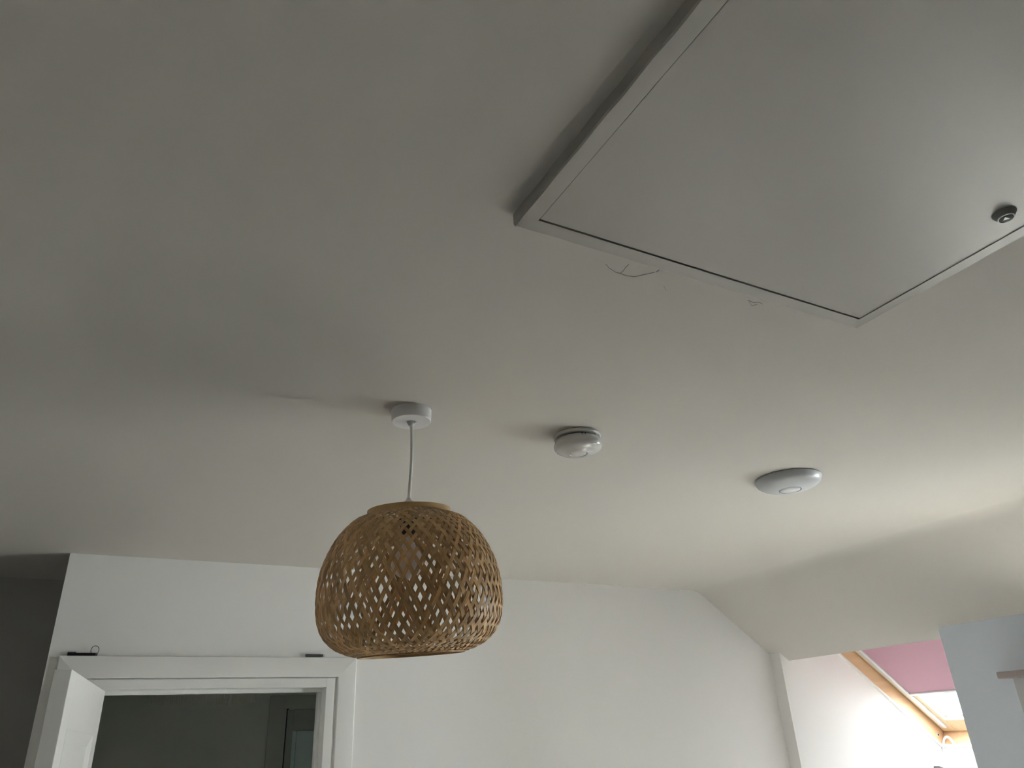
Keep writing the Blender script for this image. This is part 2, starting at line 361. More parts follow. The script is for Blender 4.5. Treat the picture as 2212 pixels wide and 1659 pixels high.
# leaf: built closed along +X from the hinge, then swung towards the camera
LW, LT, LH = 0.697, 0.036, DZ-0.005
leaf = empty('leaf', (0, 0, 0), d1)
def lf(b, name, bevel=0.0015):
    o = b.build(name, M['gloss'], None, bevel=bevel); return o
parts = []
st = 0.095
parts.append(lf(MB().box(0, st, 0, LT, 0.006, LH), 'stile'))
parts.append(lf(MB().box(LW-st, LW, 0, LT, 0.006, LH), 'stile'))
zr = [(0.006, 0.22), (0.93, 1.07), (LH-0.125, LH)]
for z0, z1 in zr: parts.append(lf(MB().box(st, LW-st, 0, LT, z0, z1), 'rail'))
for z0, z1 in ((0.22, 0.93), (1.07, LH-0.125)):
    x0, x1 = st, LW-st; g = 0.032; dp = 0.009
    b = MB().box(x0, x1, 0.010, LT-dp-0.001, z0, z1)
    b.add([(x0,LT,z0),(x1,LT,z0),(x1,LT,z1),(x0,LT,z1),(x0+g,LT-dp,z0+g),(x1-g,LT-dp,z0+g),(x1-g,LT-dp,z1-g),(x0+g,LT-dp,z1-g)],
          [(4,5,6,7),(0,1,5,4),(1,2,6,5),(2,3,7,6),(3,0,4,7)])
    parts.append(lf(b, 'panel', 0))
rotm = Matrix.Translation((0.020, YB-0.004, 0)) @ Matrix.Rotation(math.radians(-97.5), 4, 'Z')
for p in parts:
    p.data.transform(rotm); p.parent = leaf; p.matrix_parent_inverse = leaf.matrix_world.inverted()
for z in (0.25, 1.0, LH-0.2):
    MB().lathe([(0.006, z), (0.006, z+0.08)], 12, 0.014, YB-0.012).build('hinge', M['steel'], d1, smooth=True)

# architrave
t1 = empty('trim_1', (DX0, YB, 0)); struct(t1, 'flat white architrave around the back wall doorway', 'architrave')
AO0, AO1, AI0, AI1, AT, AB = -0.089, 0.854, -0.022, 0.789, CH+0.3025, CH+0.236
ty0, ty1 = YB-0.016, YB+0.001
def trimquad(pts, name):
    b = MB(); b.hexa([(x, ty0, z) for x, z in pts]+[(x, ty1, z) for x, z in pts]); o = b.build(name, M['gloss'], t1)
    bm = bmesh.new(); bm.from_mesh(o.data)
    es = [e for e in bm.edges if all(abs(v.co.y-ty0) < 1e-5 for v in e.verts) and (abs(e.verts[0].co.x-e.verts[1].co.x) < 1e-4 or abs(e.verts[0].co.z-e.verts[1].co.z) < 1e-4) and e.calc_length() > 0.2]
    bmesh.ops.bevel(bm, geom=es, offset=0.0035, segments=4, affect='EDGES', profile=0.5); bm.to_mesh(o.data); bm.free()
    for p in o.data.polygons: p.use_smooth = True
    o.data.set_sharp_from_angle(angle=math.radians(30)); return o
trimquad([(AO0+.0004, AT), (AO1-.0004, AT), (AI1-.0004, AB), (AI0+.0004, AB)], 'head_board')
for xa, xb in ((AO0, AI0), (AO1, AI1)):
    d_ = Vector((xb-xa, AB-AT)).normalized()*0.0009; n_ = Vector((-d_.y, d_.x))
    b = MB(); q = [(xa+n_.x, AT+n_.y), (xa-n_.x, AT-n_.y), (xb-n_.x, AB-n_.y), (xb+n_.x, AB+n_.y)]
    b.hexa([(x, ty0-0.0006, z) for x, z in q]+[(x, ty0+0.003, z) for x, z in q]); b.build('mitre_caulk', M['gloss'], t1)
trimquad([(AO0, 0), (AI0, 0), (AI0, AB-.0004), (AO0, AT-.0004)], 'side_board')
trimquad([(AI1, 0), (AO1, 0), (AO1, AT-.0004), (AI1, AB-.0004)], 'side_board')

# ------------------------------------------------------------------ framed cupboard on the right wall
cb = empty('wall_cupboard', (XR, 1.64, 0)); tag(cb, 'grey framed cupboard with a projecting taupe head on the right wall', 'cupboard')
CY0 = 1.33
MB().box(XR-0.045, XR, CY0-0.036, 1.693, CH+0.124, CH+0.147).build('head_board', M['hood'], cb, bevel=0.003)
MB().box(XR-0.016, XR, 1.617, 1.657, 0.9, CH+0.124).build('side_board', M['greytrim'], cb, bevel=0.002)
MB().box(XR-0.016, XR, CY0, CY0+0.040, 0.9, CH+0.124).build('side_board', M['greytrim'], cb, bevel=0.002)
MB().box(XR-0.016, XR, CY0+0.040, 1.617, CH+0.098, CH+0.124).build('top_rail', M['greytrim'], cb, bevel=0.002)
MB().box(XR-0.016, XR, CY0+0.040, 1.617, 0.9, 0.94).build('bottom_rail', M['greytrim'], cb, bevel=0.002)
cd = MB().box(XR-0.011, XR, CY0+0.043, 1.614, 0.943, CH+0.095).build('door', M['greytrim'], cb, bevel=0.002)
MB().lathe([(0.006, 0), (0.006, 0.01), (0.014, 0.014), (0.014, 0.022), (0.008, 0.026)], 20).build('knob', M['alu'], cd, smooth=True).data.transform(
    Matrix.Translation((XR-0.010, CY0+0.075, 1.3)) @ Matrix.Rotation(math.radians(-90), 4, 'Y'))

# ------------------------------------------------------------------ roof windows
def roof_window(name, label, FY0, FY1):
    w1 = empty(name, roof(0.76, (FY0+FY1)/2, 0)); struct(w1, label, 'window')
    u0, u1 = -0.27, 0.748; nf = 0.064
    MB().rbox(u0, u1+0.05, FY1, FY1+0.06, 0.0, 0.13).build('frame_side', M['pine'], w1, bevel=0.002)
    MB().rbox(u0, u1+0.05, FY0-0.06, FY0, 0.0, 0.13).build('frame_side', M['pine'], w1, bevel=0.002)
    MB().rbox(u1, u1+0.06, FY0, FY1, -0.002, 0.13).build('frame_rail', M['pine'], w1, bevel=0.002)
    MB().rbox(u0-0.05, u0, FY0, FY1, 0.0, 0.13).build('frame_rail', M['pine'], w1, bevel=0.002)
    sy0, sy1 = FY0+0.005, FY1-0.005; sw = 0.073
    MB().rbox(u0+0.004, u1-0.004, sy1-sw, sy1, nf+0.006, 0.115).build('sash_side', M['pine2'], w1, bevel=0.003)
    MB().rbox(u0+0.004, u1-0.004, sy0, sy0+sw, nf+0.006, 0.115).build('sash_side', M['pine2'], w1, bevel=0.003)
    MB().rbox(u1-0.094, u1-0.004, sy0+sw, sy1-sw, nf+0.006, 0.115).build('sash_rail', M['pine2'], w1, bevel=0.003)
    MB().rbox(u0+0.004, u0+0.094, sy0+sw, sy1-sw, nf+0.006, 0.115).build('sash_rail', M['pine2'], w1, bevel=0.003)
    MB().rbox(u0+0.09, u1-0.09, sy0+sw-0.005, sy1-sw+0.005, 0.100, 0.104).build('pane', M['roofglass'], w1)
    for q in ((u0+0.094, u1-0.094, sy1-sw-0.006, sy1-sw, 0.092, 0.099), (u0+0.094, u1-0.094, sy0+sw, sy0+sw+0.006, 0.092, 0.099),
              (u1-0.100, u1-0.094, sy0+sw+0.006, sy1-sw-0.006, 0.092, 0.099)):
        MB().rbox(*q).build('glazing_gasket', M['alu'], w1)
    for q in ((u0, u1, sy1-0.02, FY1+0.01, 0.116, 0.126), (u0, u1, FY0-0.01, sy0+0.02, 0.116, 0.126), (u1-0.024, u1+0.01, sy0, sy1, 0.116, 0.126), (u0-0.01, u0+0.024, sy0, sy1, 0.116, 0.126)):
        MB().rbox(*q).build('light_block_strip', M['black'], w1)  # dark strips added to stop light leaking through the sash gap
    MB().rbox(u0, u1+0.01, FY1-0.002, FY1+0.012, -0.008, 0.0).build('plaster_bead', M['gloss'], w1)
    MB().rbox(u1-0.002, u1+0.012, FY0, FY1, -0.010, -0.001).build('plaster_bead', M['gloss'], w1)
    sk = Matrix.Translation(roof(0.712, FY1, 0.030)) @ Matrix.Rotation(math.radians(90), 4, 'X')
    MB().lathe([(0.0085, 0), (0.0085, 0.003), (0.006, 0.0035), (0.005, 0.001)], 20).build('screw_socket', M['alu'], w1, smooth=True).data.transform(sk)
    MB().lathe([(0.0045, 0), (0.0045, 0.0038)], 16).build('socket_hole', M['black'], w1).data.transform(sk)
roof_window('window_1', 'pine roof window behind the pink blind in the alcove', 1.895, 2.716)
w3 = empty('added_fill_window', (2.05, 3.32, 1.4)); struct(w3, 'small unseen window added to brighten the dim room', 'window')  # out of view, added to lift the light in the dim room
MB().box(2.04, 2.046, 3.2, 3.45, 1.4, 1.7).build('pane', M['darkglass'], w3)
for y0, y1, z0, z1 in ((3.2, 3.215, 1.4, 1.7), (3.435, 3.45, 1.4, 1.7), (3.215, 3.435, 1.4, 1.415), (3.215, 3.435, 1.685, 1.7)):
    MB().box(2.03, 2.06, y0, y1, z0, z1).build('frame', M['whitealu'], w3, bevel=0.002)
w2 = empty('window_2', (4.95, (WY0+WY1)/2, 0.95)); struct(w2, 'white casement window in the dormer on the right', 'window')
for y0, y1, z0, z1 in ((WY0, WY0+0.04, 0.95, 2.0), (WY1-0.04, WY1, 0.95, 2.0), (WY0+0.04, WY1-0.04, 0.95, 0.99), (WY0+0.04, WY1-0.04, 1.96, 2.0)):
    MB().box(4.93, 4.98, y0, y1, z0, z1).build('frame', M['whitealu'], w2, bevel=0.003)
MB().box(4.95, 4.956, WY0+0.04, WY1-0.04, 0.99, 1.96).build('pane', M['glass'], w2)
MB().box(4.78, 4.93, WY0+0.002, WY1-0.002, 0.925, 0.95).build('sill', M['gloss'], w2, bevel=0.004)
FY0, FY1 = 1.895, 2.716; u0, u1 = -0.27, 0.748; sy0, sy1 = FY0+0.003, FY1-0.003

# roller blind
bl = empty('roller_blind', roof(u0, 2.31, 0.06)); tag(bl, 'half-drawn pink roller blind on the pine roof window', 'blind')
BY0, BY1 = sy0+0.045, 2.664
b = MB(); nseg = 24
b.rbox(u0+0.02, 0.425, BY0, BY1, 0.0665, 0.0680); b.build('fabric', M['pink'], bl)
MB().rbox(0.418, 0.436, BY0-0.004, BY1+0.004, 0.058, 0.072).build('bottom_bar', M['whitealu'], bl, bevel=0.003)
for ya, yb in ((BY1-0.002, BY1+0.026), (BY0-0.026, BY0+0.002)):
    gr = MB().rbox(u0+0.01, 0.702, ya, yb, 0.060, 0.071).build('guide_rail', M['alu'], bl, bevel=0.002)
    MB().rbox(u0+0.01, 0.702, ya+(0.002 if ya > 2.3 else 0.018), yb-(0.018 if ya > 2.3 else 0.002), 0.058, 0.061).build('rail_lip', M['whitealu'], gr, bevel=0.001)
MB().rbox(u0+0.0, u0+0.05, BY0-0.02, BY1+0.02, 0.02, 0.068).build('cassette', M['whitealu'], bl, bevel=0.004)

# ------------------------------------------------------------------ loft hatch
ht = empty('loft_hatch', (HX0, HY1, ZC)); tag(ht, 'large white loft hatch panel set in a painted frame on the ceiling', 'loft hatch')
HZ = CH + 0.601; IX0, IX1, IY0, IY1 = 0.4115, 1.0255, -0.05, 0.6415
def wobble_bar(p, q, inward, z0, z1, name, n=28, amp=0.0005):
    """a painted frame board with a slightly uneven caulked outer edge; p-q is the outer edge, inward the board width"""
    P, Q = Vector(p), Vector(q); d = (Q-P); iw = Vector(inward); b = MB(); L = d.length
    ring = []
    for i in range(n+1):
        t = i/n; w_ = amp*(math.sin(9*t*L*8+p[0]*40)+0.6*math.sin(23*t*L*7+1.3)) if 0 < i < n else 0
        o = P+d*t; mit0 = 0
        nrm = iw.normalized()
        A = o+nrm*w_; dn = d.normalized()
        s = iw.length
        k = min(1, max(0, t))
        inner = P+d*t+iw
        # mitre the ends
        along = (t*L); along_in = min(max(along, s), L-s)
        inner = P+dn*along_in+iw
        ring.append((A, inner))
    for (A, I) in ring:
        k = len(b.v)
        b.v += [(A.x, A.y, z1), (A.x, A.y, z0+0.002), (A.x+iw.normalized().x*0.002, A.y+iw.normalized().y*0.002, z0), (I.x, I.y, z0), (I.x, I.y, z1)]
    for i in range(n):
        k = i*5
        for j in range(5): b.f.append((k+j, k+(j+1) % 5, k+5+(j+1) % 5, k+5+j))
    b.f.append((0, 1, 2, 3, 4)); k = n*5; b.f.append((k+4, k+3, k+2, k+1, k))
    return b.build(name, M['hatchpaint'], ht, smooth=True)
fw = 0.0235
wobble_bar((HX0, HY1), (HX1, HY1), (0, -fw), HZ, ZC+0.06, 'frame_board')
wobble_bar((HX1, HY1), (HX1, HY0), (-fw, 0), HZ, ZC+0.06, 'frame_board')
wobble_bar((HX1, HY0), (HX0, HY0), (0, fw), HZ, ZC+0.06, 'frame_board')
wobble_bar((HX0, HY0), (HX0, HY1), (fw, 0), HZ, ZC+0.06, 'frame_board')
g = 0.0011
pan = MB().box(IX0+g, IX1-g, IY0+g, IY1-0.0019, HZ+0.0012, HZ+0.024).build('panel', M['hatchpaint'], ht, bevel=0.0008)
MB().box(HX0+0.005, HX1-0.005, HY0+0.005, HY1-0.005, ZC+0.050, ZC+0.066).build('backing_board', M['shadow_gap'], ht)
# hatch lock
KX, KY = 0.9705, 0.3685; KZ = HZ+0.0012
lk = empty('hatch_lock', (KX, KY, KZ), ht)
def lka(b, name, m): return b.build(name, m, lk, smooth=True)
lka(MB().lathe([(0.0147, KZ+0.001), (0.0147, KZ-0.001), (0.0108, KZ-0.0070), (0.0104, KZ-0.0076), (0.0092, KZ-0.0076), (0.0090, KZ-0.006)], 40, KX, KY), 'bezel', M['gunmetal'])
lka(MB().lathe([(0.0106, KZ-0.0066), (0.0104, KZ-0.0084), (0.0098, KZ-0.0088), (0.0088, KZ-0.0086), (0.0086, KZ-0.0070)], 40, KX, KY), 'pale_ring', M['palering'])
lka(MB().lathe([(0.0088, KZ-0.0060), (0.0087, KZ-0.0080), (0.0080, KZ-0.0084)], 36, KX, KY), 'button', M['black'])
tri = [(-0.0026, -0.0034), (0.0048, 0.0012), (-0.0026, 0.0034)]
ca, sa = math.cos(math.radians(-42.3)), math.sin(math.radians(-42.3))
lka(MB().prism_z([(KX+x*ca-y*sa, KY+x*sa+y*ca) for x, y in tri], KZ-0.0088, KZ-0.0080), 'key_socket', M['palering'])

crack([(0.5639, 0.7072), (0.5751, 0.7136), (0.5903, 0.7184), (0.5975, 0.7178), (0.608, 0.719), (0.6219, 0.7166), (0.6349, 0.7036), (0.643, 0.6935)], 0.0009)
crack([(0.5975, 0.7178), (0.5981, 0.7111), (0.596, 0.7026), (0.5955, 0.6939)], 0.0012)
crack([(0.6453, 0.6919), (0.6456, 0.6865)], 0.0026)
crack([(0.6792, 0.7175), (0.6916, 0.7275)], 0.0008)
crack([(0.832, 0.6947), (0.8457, 0.696), (0.8534, 0.6914), (0.8626, 0.6935)], 0.0014)
crack([(0.8374, 0.6973), (0.8505, 0.7051), (0.8553, 0.6974)], 0.0012)

# ------------------------------------------------------------------ pendant lamp
LX, LY = 0.4933, 1.3048
KS = 0.987
def lz(z): return CH + z*KS
pl = empty('pendant_lamp', (LX, LY, ZC)); tag(pl, 'woven bamboo pendant lamp hanging on a white cable from the ceiling', 'lamp')
ro = MB().lathe([(0.0385, ZC), (0.0407, ZC-0.0005), (0.0400, ZC-0.0235), (0.0385, ZC-0.0255), (0.004, ZC-0.0255)], 64, LX, LY).build('ceiling_rose', M['plastic'], pl, smooth=True)
MB().lathe([(0.0100, ZC-0.0250), (0.0090, ZC-0.0280), (0.0055, ZC-0.0335), (0.0045, ZC-0.0345)], 24, LX, LY).build('cord_grip', M['plastic'], ro, smooth=True)
MB().lathe([(0.0022, 0), (0.0022, 0.006)], 12).build('grip_screw', M['alu'], ro, smooth=True).data.transform(
    Matrix.Translation((LX+0.0055, LY-0.004, ZC-0.0295)) @ Matrix.Rotation(math.radians(70), 4, 'X'))
zt = lz(0.425)
cab = [(LX, LY, ZC-0.032)]
for i in range(1, 13):
    t = i/12; cab.append((LX+0.0005+0.0016*math.sin(t*4.2)-0.0022*t*t, LY, (ZC-0.033)*(1-t)+(zt+0.004)*t))
MB().tube(cab, 0.0030, 12).build('cable', M['cable'], pl, smooth=True)
hx, hy = LX-0.0030, LY
MB().lathe([(0.0048, zt+0.014), (0.0054, zt+0.010), (0.0090, zt+0.0075), (0.0135, zt+0.002), (0.0165, zt-0.006), (0.0165, zt-0.012)], 32, hx, hy).build('holder_cap', M['plastic'], pl, smooth=True)
MB().lathe([(0.0160, zt-0.010), (0.0190, zt-0.014), (0.0190, zt-0.036), (0.0155, zt-0.040), (0.0150, zt-0.060), (0.012, zt-0.062)], 32, hx, hy).build('lamp_holder', M['holder'], pl, smooth=True)
bp_ = [(0.0135, zt-0.058), (0.0140, zt-0.075), (0.019, zt-0.086)]
for i in range(0, 13):
    a = math.radians(40+140*i/12); bp_.append((max(0.0006, 0.0300*math.sin(a)), zt-0.110+0.0300*math.cos(a)))
MB().lathe(bp_, 32, hx-0.001, hy).build('bulb', M['bulb'], pl, smooth=True)

shade = empty('lamp_shade', (LX, LY, lz(0.30)), pl)
PROF = [(0.0775, 0.4165), (0.092, 0.4120), (0.110, 0.4025), (0.135, 0.3750), (0.155, 0.3380), (0.1670, 0.300), (0.1715, 0.255), (0.1690, 0.218),
        (0.1590, 0.190), (0.1400, 0.169), (0.1180, 0.1575), (0.0960, 0.1510)]
PROF = [(r, z-0.0130*(z-0.15)/0.2665) for r, z in PROF]
def spline(P, n):
    out = []; m = len(P)
    for i in range(m-1):
        p0, p1, p2, p3 = P[max(i-1, 0)], P[i], P[i+1], P[min(i+2, m-1)]
        for k in range(n):
            t = k/n
            out.append(tuple(0.5*((2*p1[j])+(-p0[j]+p2[j])*t+(2*p0[j]-5*p1[j]+4*p2[j]-p3[j])*t*t+(-p0[j]+3*p1[j]-3*p2[j]+p3[j])*t**3) for j in (0, 1)))
    out.append(P[-1]); return out
curve = [(r*KS, z*KS) for r, z in spline(PROF, 14)]
S = [0]
for p, q in zip(curve, curve[1:]): S.append(S[-1]+math.dist(p, q))
CL = 0.0765*KS*0.985
PH = [0]
for i in range(1, len(curve)):
    r = (curve[i][0]+curve[i-1][0])/2; ca_ = min(0.97, CL/r); PH.append(PH[-1]+(S[i]-S[i-1])*ca_/math.sqrt(1-ca_*ca_)/r)
NS = 58; D = 2*math.pi/NS
imid = min(range(len(curve)), key=lambda i: abs(curve[i][1]-0.25*KS))
def strip_mesh(sign, seed, name):
    rnd = random.Random(seed); ph0 = rnd.uniform(0, 6); am = rnd.uniform(-0.009, 0.009); am2 = rnd.uniform(-0.008, 0.008); wv = rnd.uniform(0.85, 1.15)
    n = len(curve); vs_, fs_, uvs = [], [], []
    Z0 = 0.30*KS
    for i in range(n):
        r, z = curve[i]; i0, i1 = max(i-1, 0), min(i+1, n-1)
        dr, dz = curve[i1][0]-curve[i0][0], curve[i1][1]-curve[i0][1]; l = math.hypot(dr, dz); dr /= l; dz /= l
        t = S[i]/S[-1]
        phi = sign*(PH[i]-PH[imid]) + am*math.sin(t*3.0+ph0)+am2*math.cos(t*7+ph0)*0.6
        m = (PH[i]-PH[imid])/(D/2)
        off = 0.00085*math.cos(math.pi*m)*sign
        nr, nz = -dz, dr                                    # outward normal in the profile plane
        cphi, sphi = math.cos(phi), math.sin(phi)
        mer = Vector((dr*cphi, dr*sphi, dz)); lat = Vector((-sphi, cphi, 0)); nor = Vector((nr*cphi, nr*sphi, nz))
        if nr < 0 and abs(nr) > 0.3: nor = -nor
        ca_ = min(0.97, CL/r); tang = (mer*math.sqrt(1-ca_*ca_)+lat*ca_*sign).normalized()
        side = tang.cross(nor).normalized()
        edge = min(1.0, min(t, 1-t)/0.16)
        wd = 0.5*(0.0048+0.0018*edge)*wv; th = 0.00042
        tilt = 0.22*(1-edge)
        p = Vector((r*cphi, r*sphi, z-Z0))+nor*off
        sd = (side+nor*tilt).normalized(); nn = sd.cross(tang).normalized()
        if nn.dot(nor) < 0: nn = -nn
        for a, b_ in ((-1, -1), (1, -1), (1, 1), (-1, 1)): vs_.append(tuple(p+sd*wd*a+nn*th*b_))
    for i in range(n-1):
        k = i*4
        for j in range(4): fs_.append((k+j, k+(j+1) % 4, k+4+(j+1) % 4, k+4+j))
    fs_.append((0, 1, 2, 3)); k = (n-1)*4; fs_.append((k+3, k+2, k+1, k))
    me = bpy.data.meshes.new(name); me.from_pydata(vs_, [], fs_); me.materials.append(M['bamboo'])
    uvl = me.uv_layers.new(name='UVMap')
    for poly in me.polygons:
        for li in poly.loop_indices:
            vi = me.loops[li].vertex_index; uvl.data[li].uv = ((0, 1, 1, 0)[vi % 4], (vi//4)/n*6)
    bm = bmesh.new(); bm.from_mesh(me); bmesh.ops.recalc_face_normals(bm, faces=bm.faces); bm.to_mesh(me); bm.free()
    return me
tilt_m = Matrix.Rotation(math.radians(1.8), 4, Vector((math.sin(0.36), math.cos(0.36), 0)))
lean = Matrix.Rotation(math.radians(4.3), 4, Vector((math.cos(0.36), -math.sin(0.36), 0)))
piv = Vector((0, 0, 0.12*KS))
shade.matrix_world = Matrix.Translation((LX-0.002, LY, lz(0.30))) @ Matrix.Translation(piv) @ lean @ tilt_m.inverted() @ Matrix.Translation(-piv)
for sign in (1, -1):
    variants = [strip_mesh(sign, 100*sign+s, 'bamboo_strip') for s in range(8)]
    for k in range(NS):
        o = bpy.data.objects.new('bamboo_strip', variants[(k*5+k//8) % 8]); C.objects.link(o)
        o.parent = shade; o.matrix_parent_inverse = Matrix.Identity(4)
        o.rotation_euler = (0, 0, D*k)
def shade_part(b, name, m):
    me = bpy.data.meshes.new(name); me.from_pydata(b.v, [], b.f); me.materials.append(m)
    for p in me.polygons: p.use_smooth = True
    me.set_sharp_from_angle(angle=math.radians(38))
    bm = bmesh.new(); bm.from_mesh(me); bmesh.ops.recalc_face_normals(bm, faces=bm.faces); bm.to_mesh(me); bm.free()
    uvl = me.uv_layers.new(name='UVMap')
    for poly in me.polygons:
        for li in poly.loop_indices:
            v = me.vertices[me.loops[li].vertex_index].co; uvl.data[li].uv = (v.z*20, math.atan2(v.y, v.x)*2)
    o = bpy.data.objects.new(name, me); C.objects.link(o); o.parent = shade; return o
def band(r0, r1, z0, z1):
    b = MB(); seg = 72
    for r, z in ((r1, z0), (r1, z1), (r0, z1), (r0, z0)):
        for i in range(seg): a = 2*math.pi*i/seg; b.v.append((r*math.cos(a), r*math.sin(a), z))
    for j in range(4):
        for i in range(seg): i2 = (i+1) % seg; b.f.append((j*seg+i, ((j+1) % 4)*seg+i, ((j+1) % 4)*seg+i2, j*seg+i2))
    return b
shade_part(band(0.0745*KS, 0.0805*KS, (0.4005-0.30)*KS, (0.4145-0.30)*KS), 'top_hoop', M['hoop'])
shade_part(band(0.0925*KS, 0.0975*KS, (0.1485-0.30)*KS, (0.1530-0.30)*KS), 'bottom_hoop', M['bamboo'])
for k in range(3):
    a = math.radians(20+120*k); zz = (0.4075-0.30)*KS
    shade_part(MB().tube([(0.017*math.cos(a), 0.017*math.sin(a), zz-0.004), (0.0755*math.cos(a), 0.0755*math.sin(a), zz)], 0.0016, 8), 'spider_wire', M['steel'])

# ------------------------------------------------------------------ smoke alarm
AX, AY, ar, ah = 0.8914, 1.2959, 0.0551, 0.0436
sm = empty('smoke_alarm', (AX, AY, ZC)); tag(sm, 'round white smoke alarm on the ceiling beside the bamboo lamp', 'smoke alarm')
def A_(b, name, m, par=sm): return b.build(name, m, par, smooth=True)
A_(MB().lathe([(ar*.955, ZC), (ar*.985, ZC-0.001), (ar*.985, ZC-0.0055), (ar*.95, ZC-0.0075), (ar*.6, ZC-0.0075)], 64, AX, AY), 'base_plate', M['plastic2'])
A_(MB().lathe([(ar*.80, ZC-0.007), (ar*.80, ZC-0.0135)], 64, AX, AY), 'neck', M['gunmetal'])
body = A_(MB().lathe([(ar*.84, ZC-0.0120), (ar*.905, ZC-0.0122), (ar*.925, ZC-0.0130), (ar*.945, ZC-0.0170), (ar*.985, ZC-0.0205), (ar, ZC-0.0245), (ar*.985, ZC-0.0290), (ar*.93, ZC-0.0335),
    (ar*.80, ZC-0.0375), (ar*.62, ZC-0.0405), (ar*.43, ZC-0.0422), (ar*.40, ZC-0.0436), (ar*.36, ZC-0.0438), (ar*.345, ZC-0.0415)], 72, AX, AY), 'body', M['plastic2'])
A_(MB().lathe([(ar*.352, ZC-0.0410), (ar*.349, ZC-0.0416)], 48, AX, AY), 'button_gap', M['black'], body)
A_(MB().lathe([(ar*.325, ZC-0.0412), (ar*.322, ZC-0.0430), (ar*.29, ZC-0.0436), (ar*.1, ZC-0.0440)], 48, AX, AY), 'test_button', M['plastic2'], body)
for ad in (248, 257):
    a = math.radians(ad); rr = ar*.925
    MB().box(-0.0006, 0.0006, -0.0015, 0.0008, ZC-0.0172, ZC-0.0118).build('vent_slot', M['black'], body).data.transform(
        Matrix.Translation((AX+rr*math.cos(a), AY+rr*math.sin(a), 0)) @ Matrix.Rotation(a-math.pi/2, 4, 'Z'))
for ad in (300, 318):
    a = math.radians(ad); rr = ar*.86
    MB().box(-0.004, 0.004, -0.002, 0.002, ZC-0.0118, ZC-0.0070).build('bayonet_lug', M['plastic2'], body, bevel=0.0006).data.transform(
        Matrix.Translation((AX+rr*math.cos(a), AY+rr*math.sin(a), 0)) @ Matrix.Rotation(a-math.pi/2, 4, 'Z'))

# ------------------------------------------------------------------ ceiling sensor dome
PX, PY, pr, phh = 1.6153, 1.3457, 0.0887, 0.0356
ps = empty('ceiling_sensor', (PX, PY, ZC)); tag(ps, 'shallow white dome sensor on the ceiling near the sloping side', 'sensor')
pf = [(pr*.90, ZC), (pr*.90, ZC-0.0018), (pr*.995, ZC-0.0020), (pr, ZC-0.0036)]
for i in range(1, 12):
    t = i/11; x = 1-(1-0.345)*t; pf.append((pr*x, ZC-0.0036-(phh-0.0056)*math.sqrt(max(0, 1-((x-0.2)/0.8)**2))/math.sqrt(1-(0.145/0.8)**2)))
pf += [(pr*.34, pf[-1][1]-0.0004), (pr*.33, pf[-1][1]+0.003)]
db = MB().lathe(pf, 80, PX, PY).build('dome', M['dome'], ps, smooth=True)
zb = pf[-1][1]
MB().lathe([(pr*.332, zb+0.002), (pr*.328, zb-0.0006)], 48, PX, PY).build('lens_gap', M['black'], ps, smooth=True)
MB().lathe([(pr*.312, zb+0.001), (pr*.308, zb-0.0030), (pr*.27, zb-0.0048), (pr*.18, zb-0.0062), (pr*.06, zb-0.0068)], 48, PX, PY).build('lens', M['lens'], ps, smooth=True)
for a in (math.radians(200), math.radians(20)):
    MB().lathe([(0.003, ZC), (0.003, ZC-0.002), (0.002, ZC-0.003)], 14, PX+1.03*pr*math.cos(a), PY+1.03*pr*math.sin(a)).build('fixing_tab', M['dome'], ps, smooth=True)

# ------------------------------------------------------------------ things lying on the door head
ky = empty('key_tool', (-0.04, YB-0.008, AT)); tag(ky, 'thin black tool with a wire loop lying on the left of the door head', 'tool')
MB().box(-0.068, 0.014, YB-0.014, YB-0.004, AT, AT+0.0085).build('bar', M['black'], ky, bevel=0.0015)
MB().box(-0.068, -0.045, YB-0.013, YB-0.005, AT+0.008, AT+0.0115).build('grip', M['darkgrey'], ky, bevel=0.001)
ring = [(0.0055+0.0112*math.cos(a), YB-0.010, AT+0.0165+0.0135*math.sin(a)) for a in [2*math.pi*i/28 for i in range(28)]]
MB().tube(ring, 0.0009, 8, closed=True).build('wire_loop', M['steel'], ky, smooth=True)
MB().box(0.009, 0.0150, YB-0.015, YB-0.004, AT, AT+0.0080).build('clasp', M['darkgrey'], ky, bevel=0.0012)
pn = empty('pen', (0.69, YB-0.008, AT)); tag(pn, 'short dark pen with a white tip lying on the right of the door head', 'pen')
def pen_part(prof, name, m):
    o = MB().lathe(prof, 16).build(name, m, pn, smooth=True)
    o.data.transform(Matrix.Translation((0.668, YB-0.009, AT+0.0055)) @ Matrix.Rotation(math.radians(90), 4, 'Y'))
pen_part([(0.003, 0), (0.0048, 0.002), (0.0050, 0.050), (0.0042, 0.062)], 'barrel', M['darkgrey'])
pen_part([(0.0042, 0.062), (0.0044, 0.064), (0.0036, 0.068), (0.001, 0.0695)], 'tip', M['plastic'])

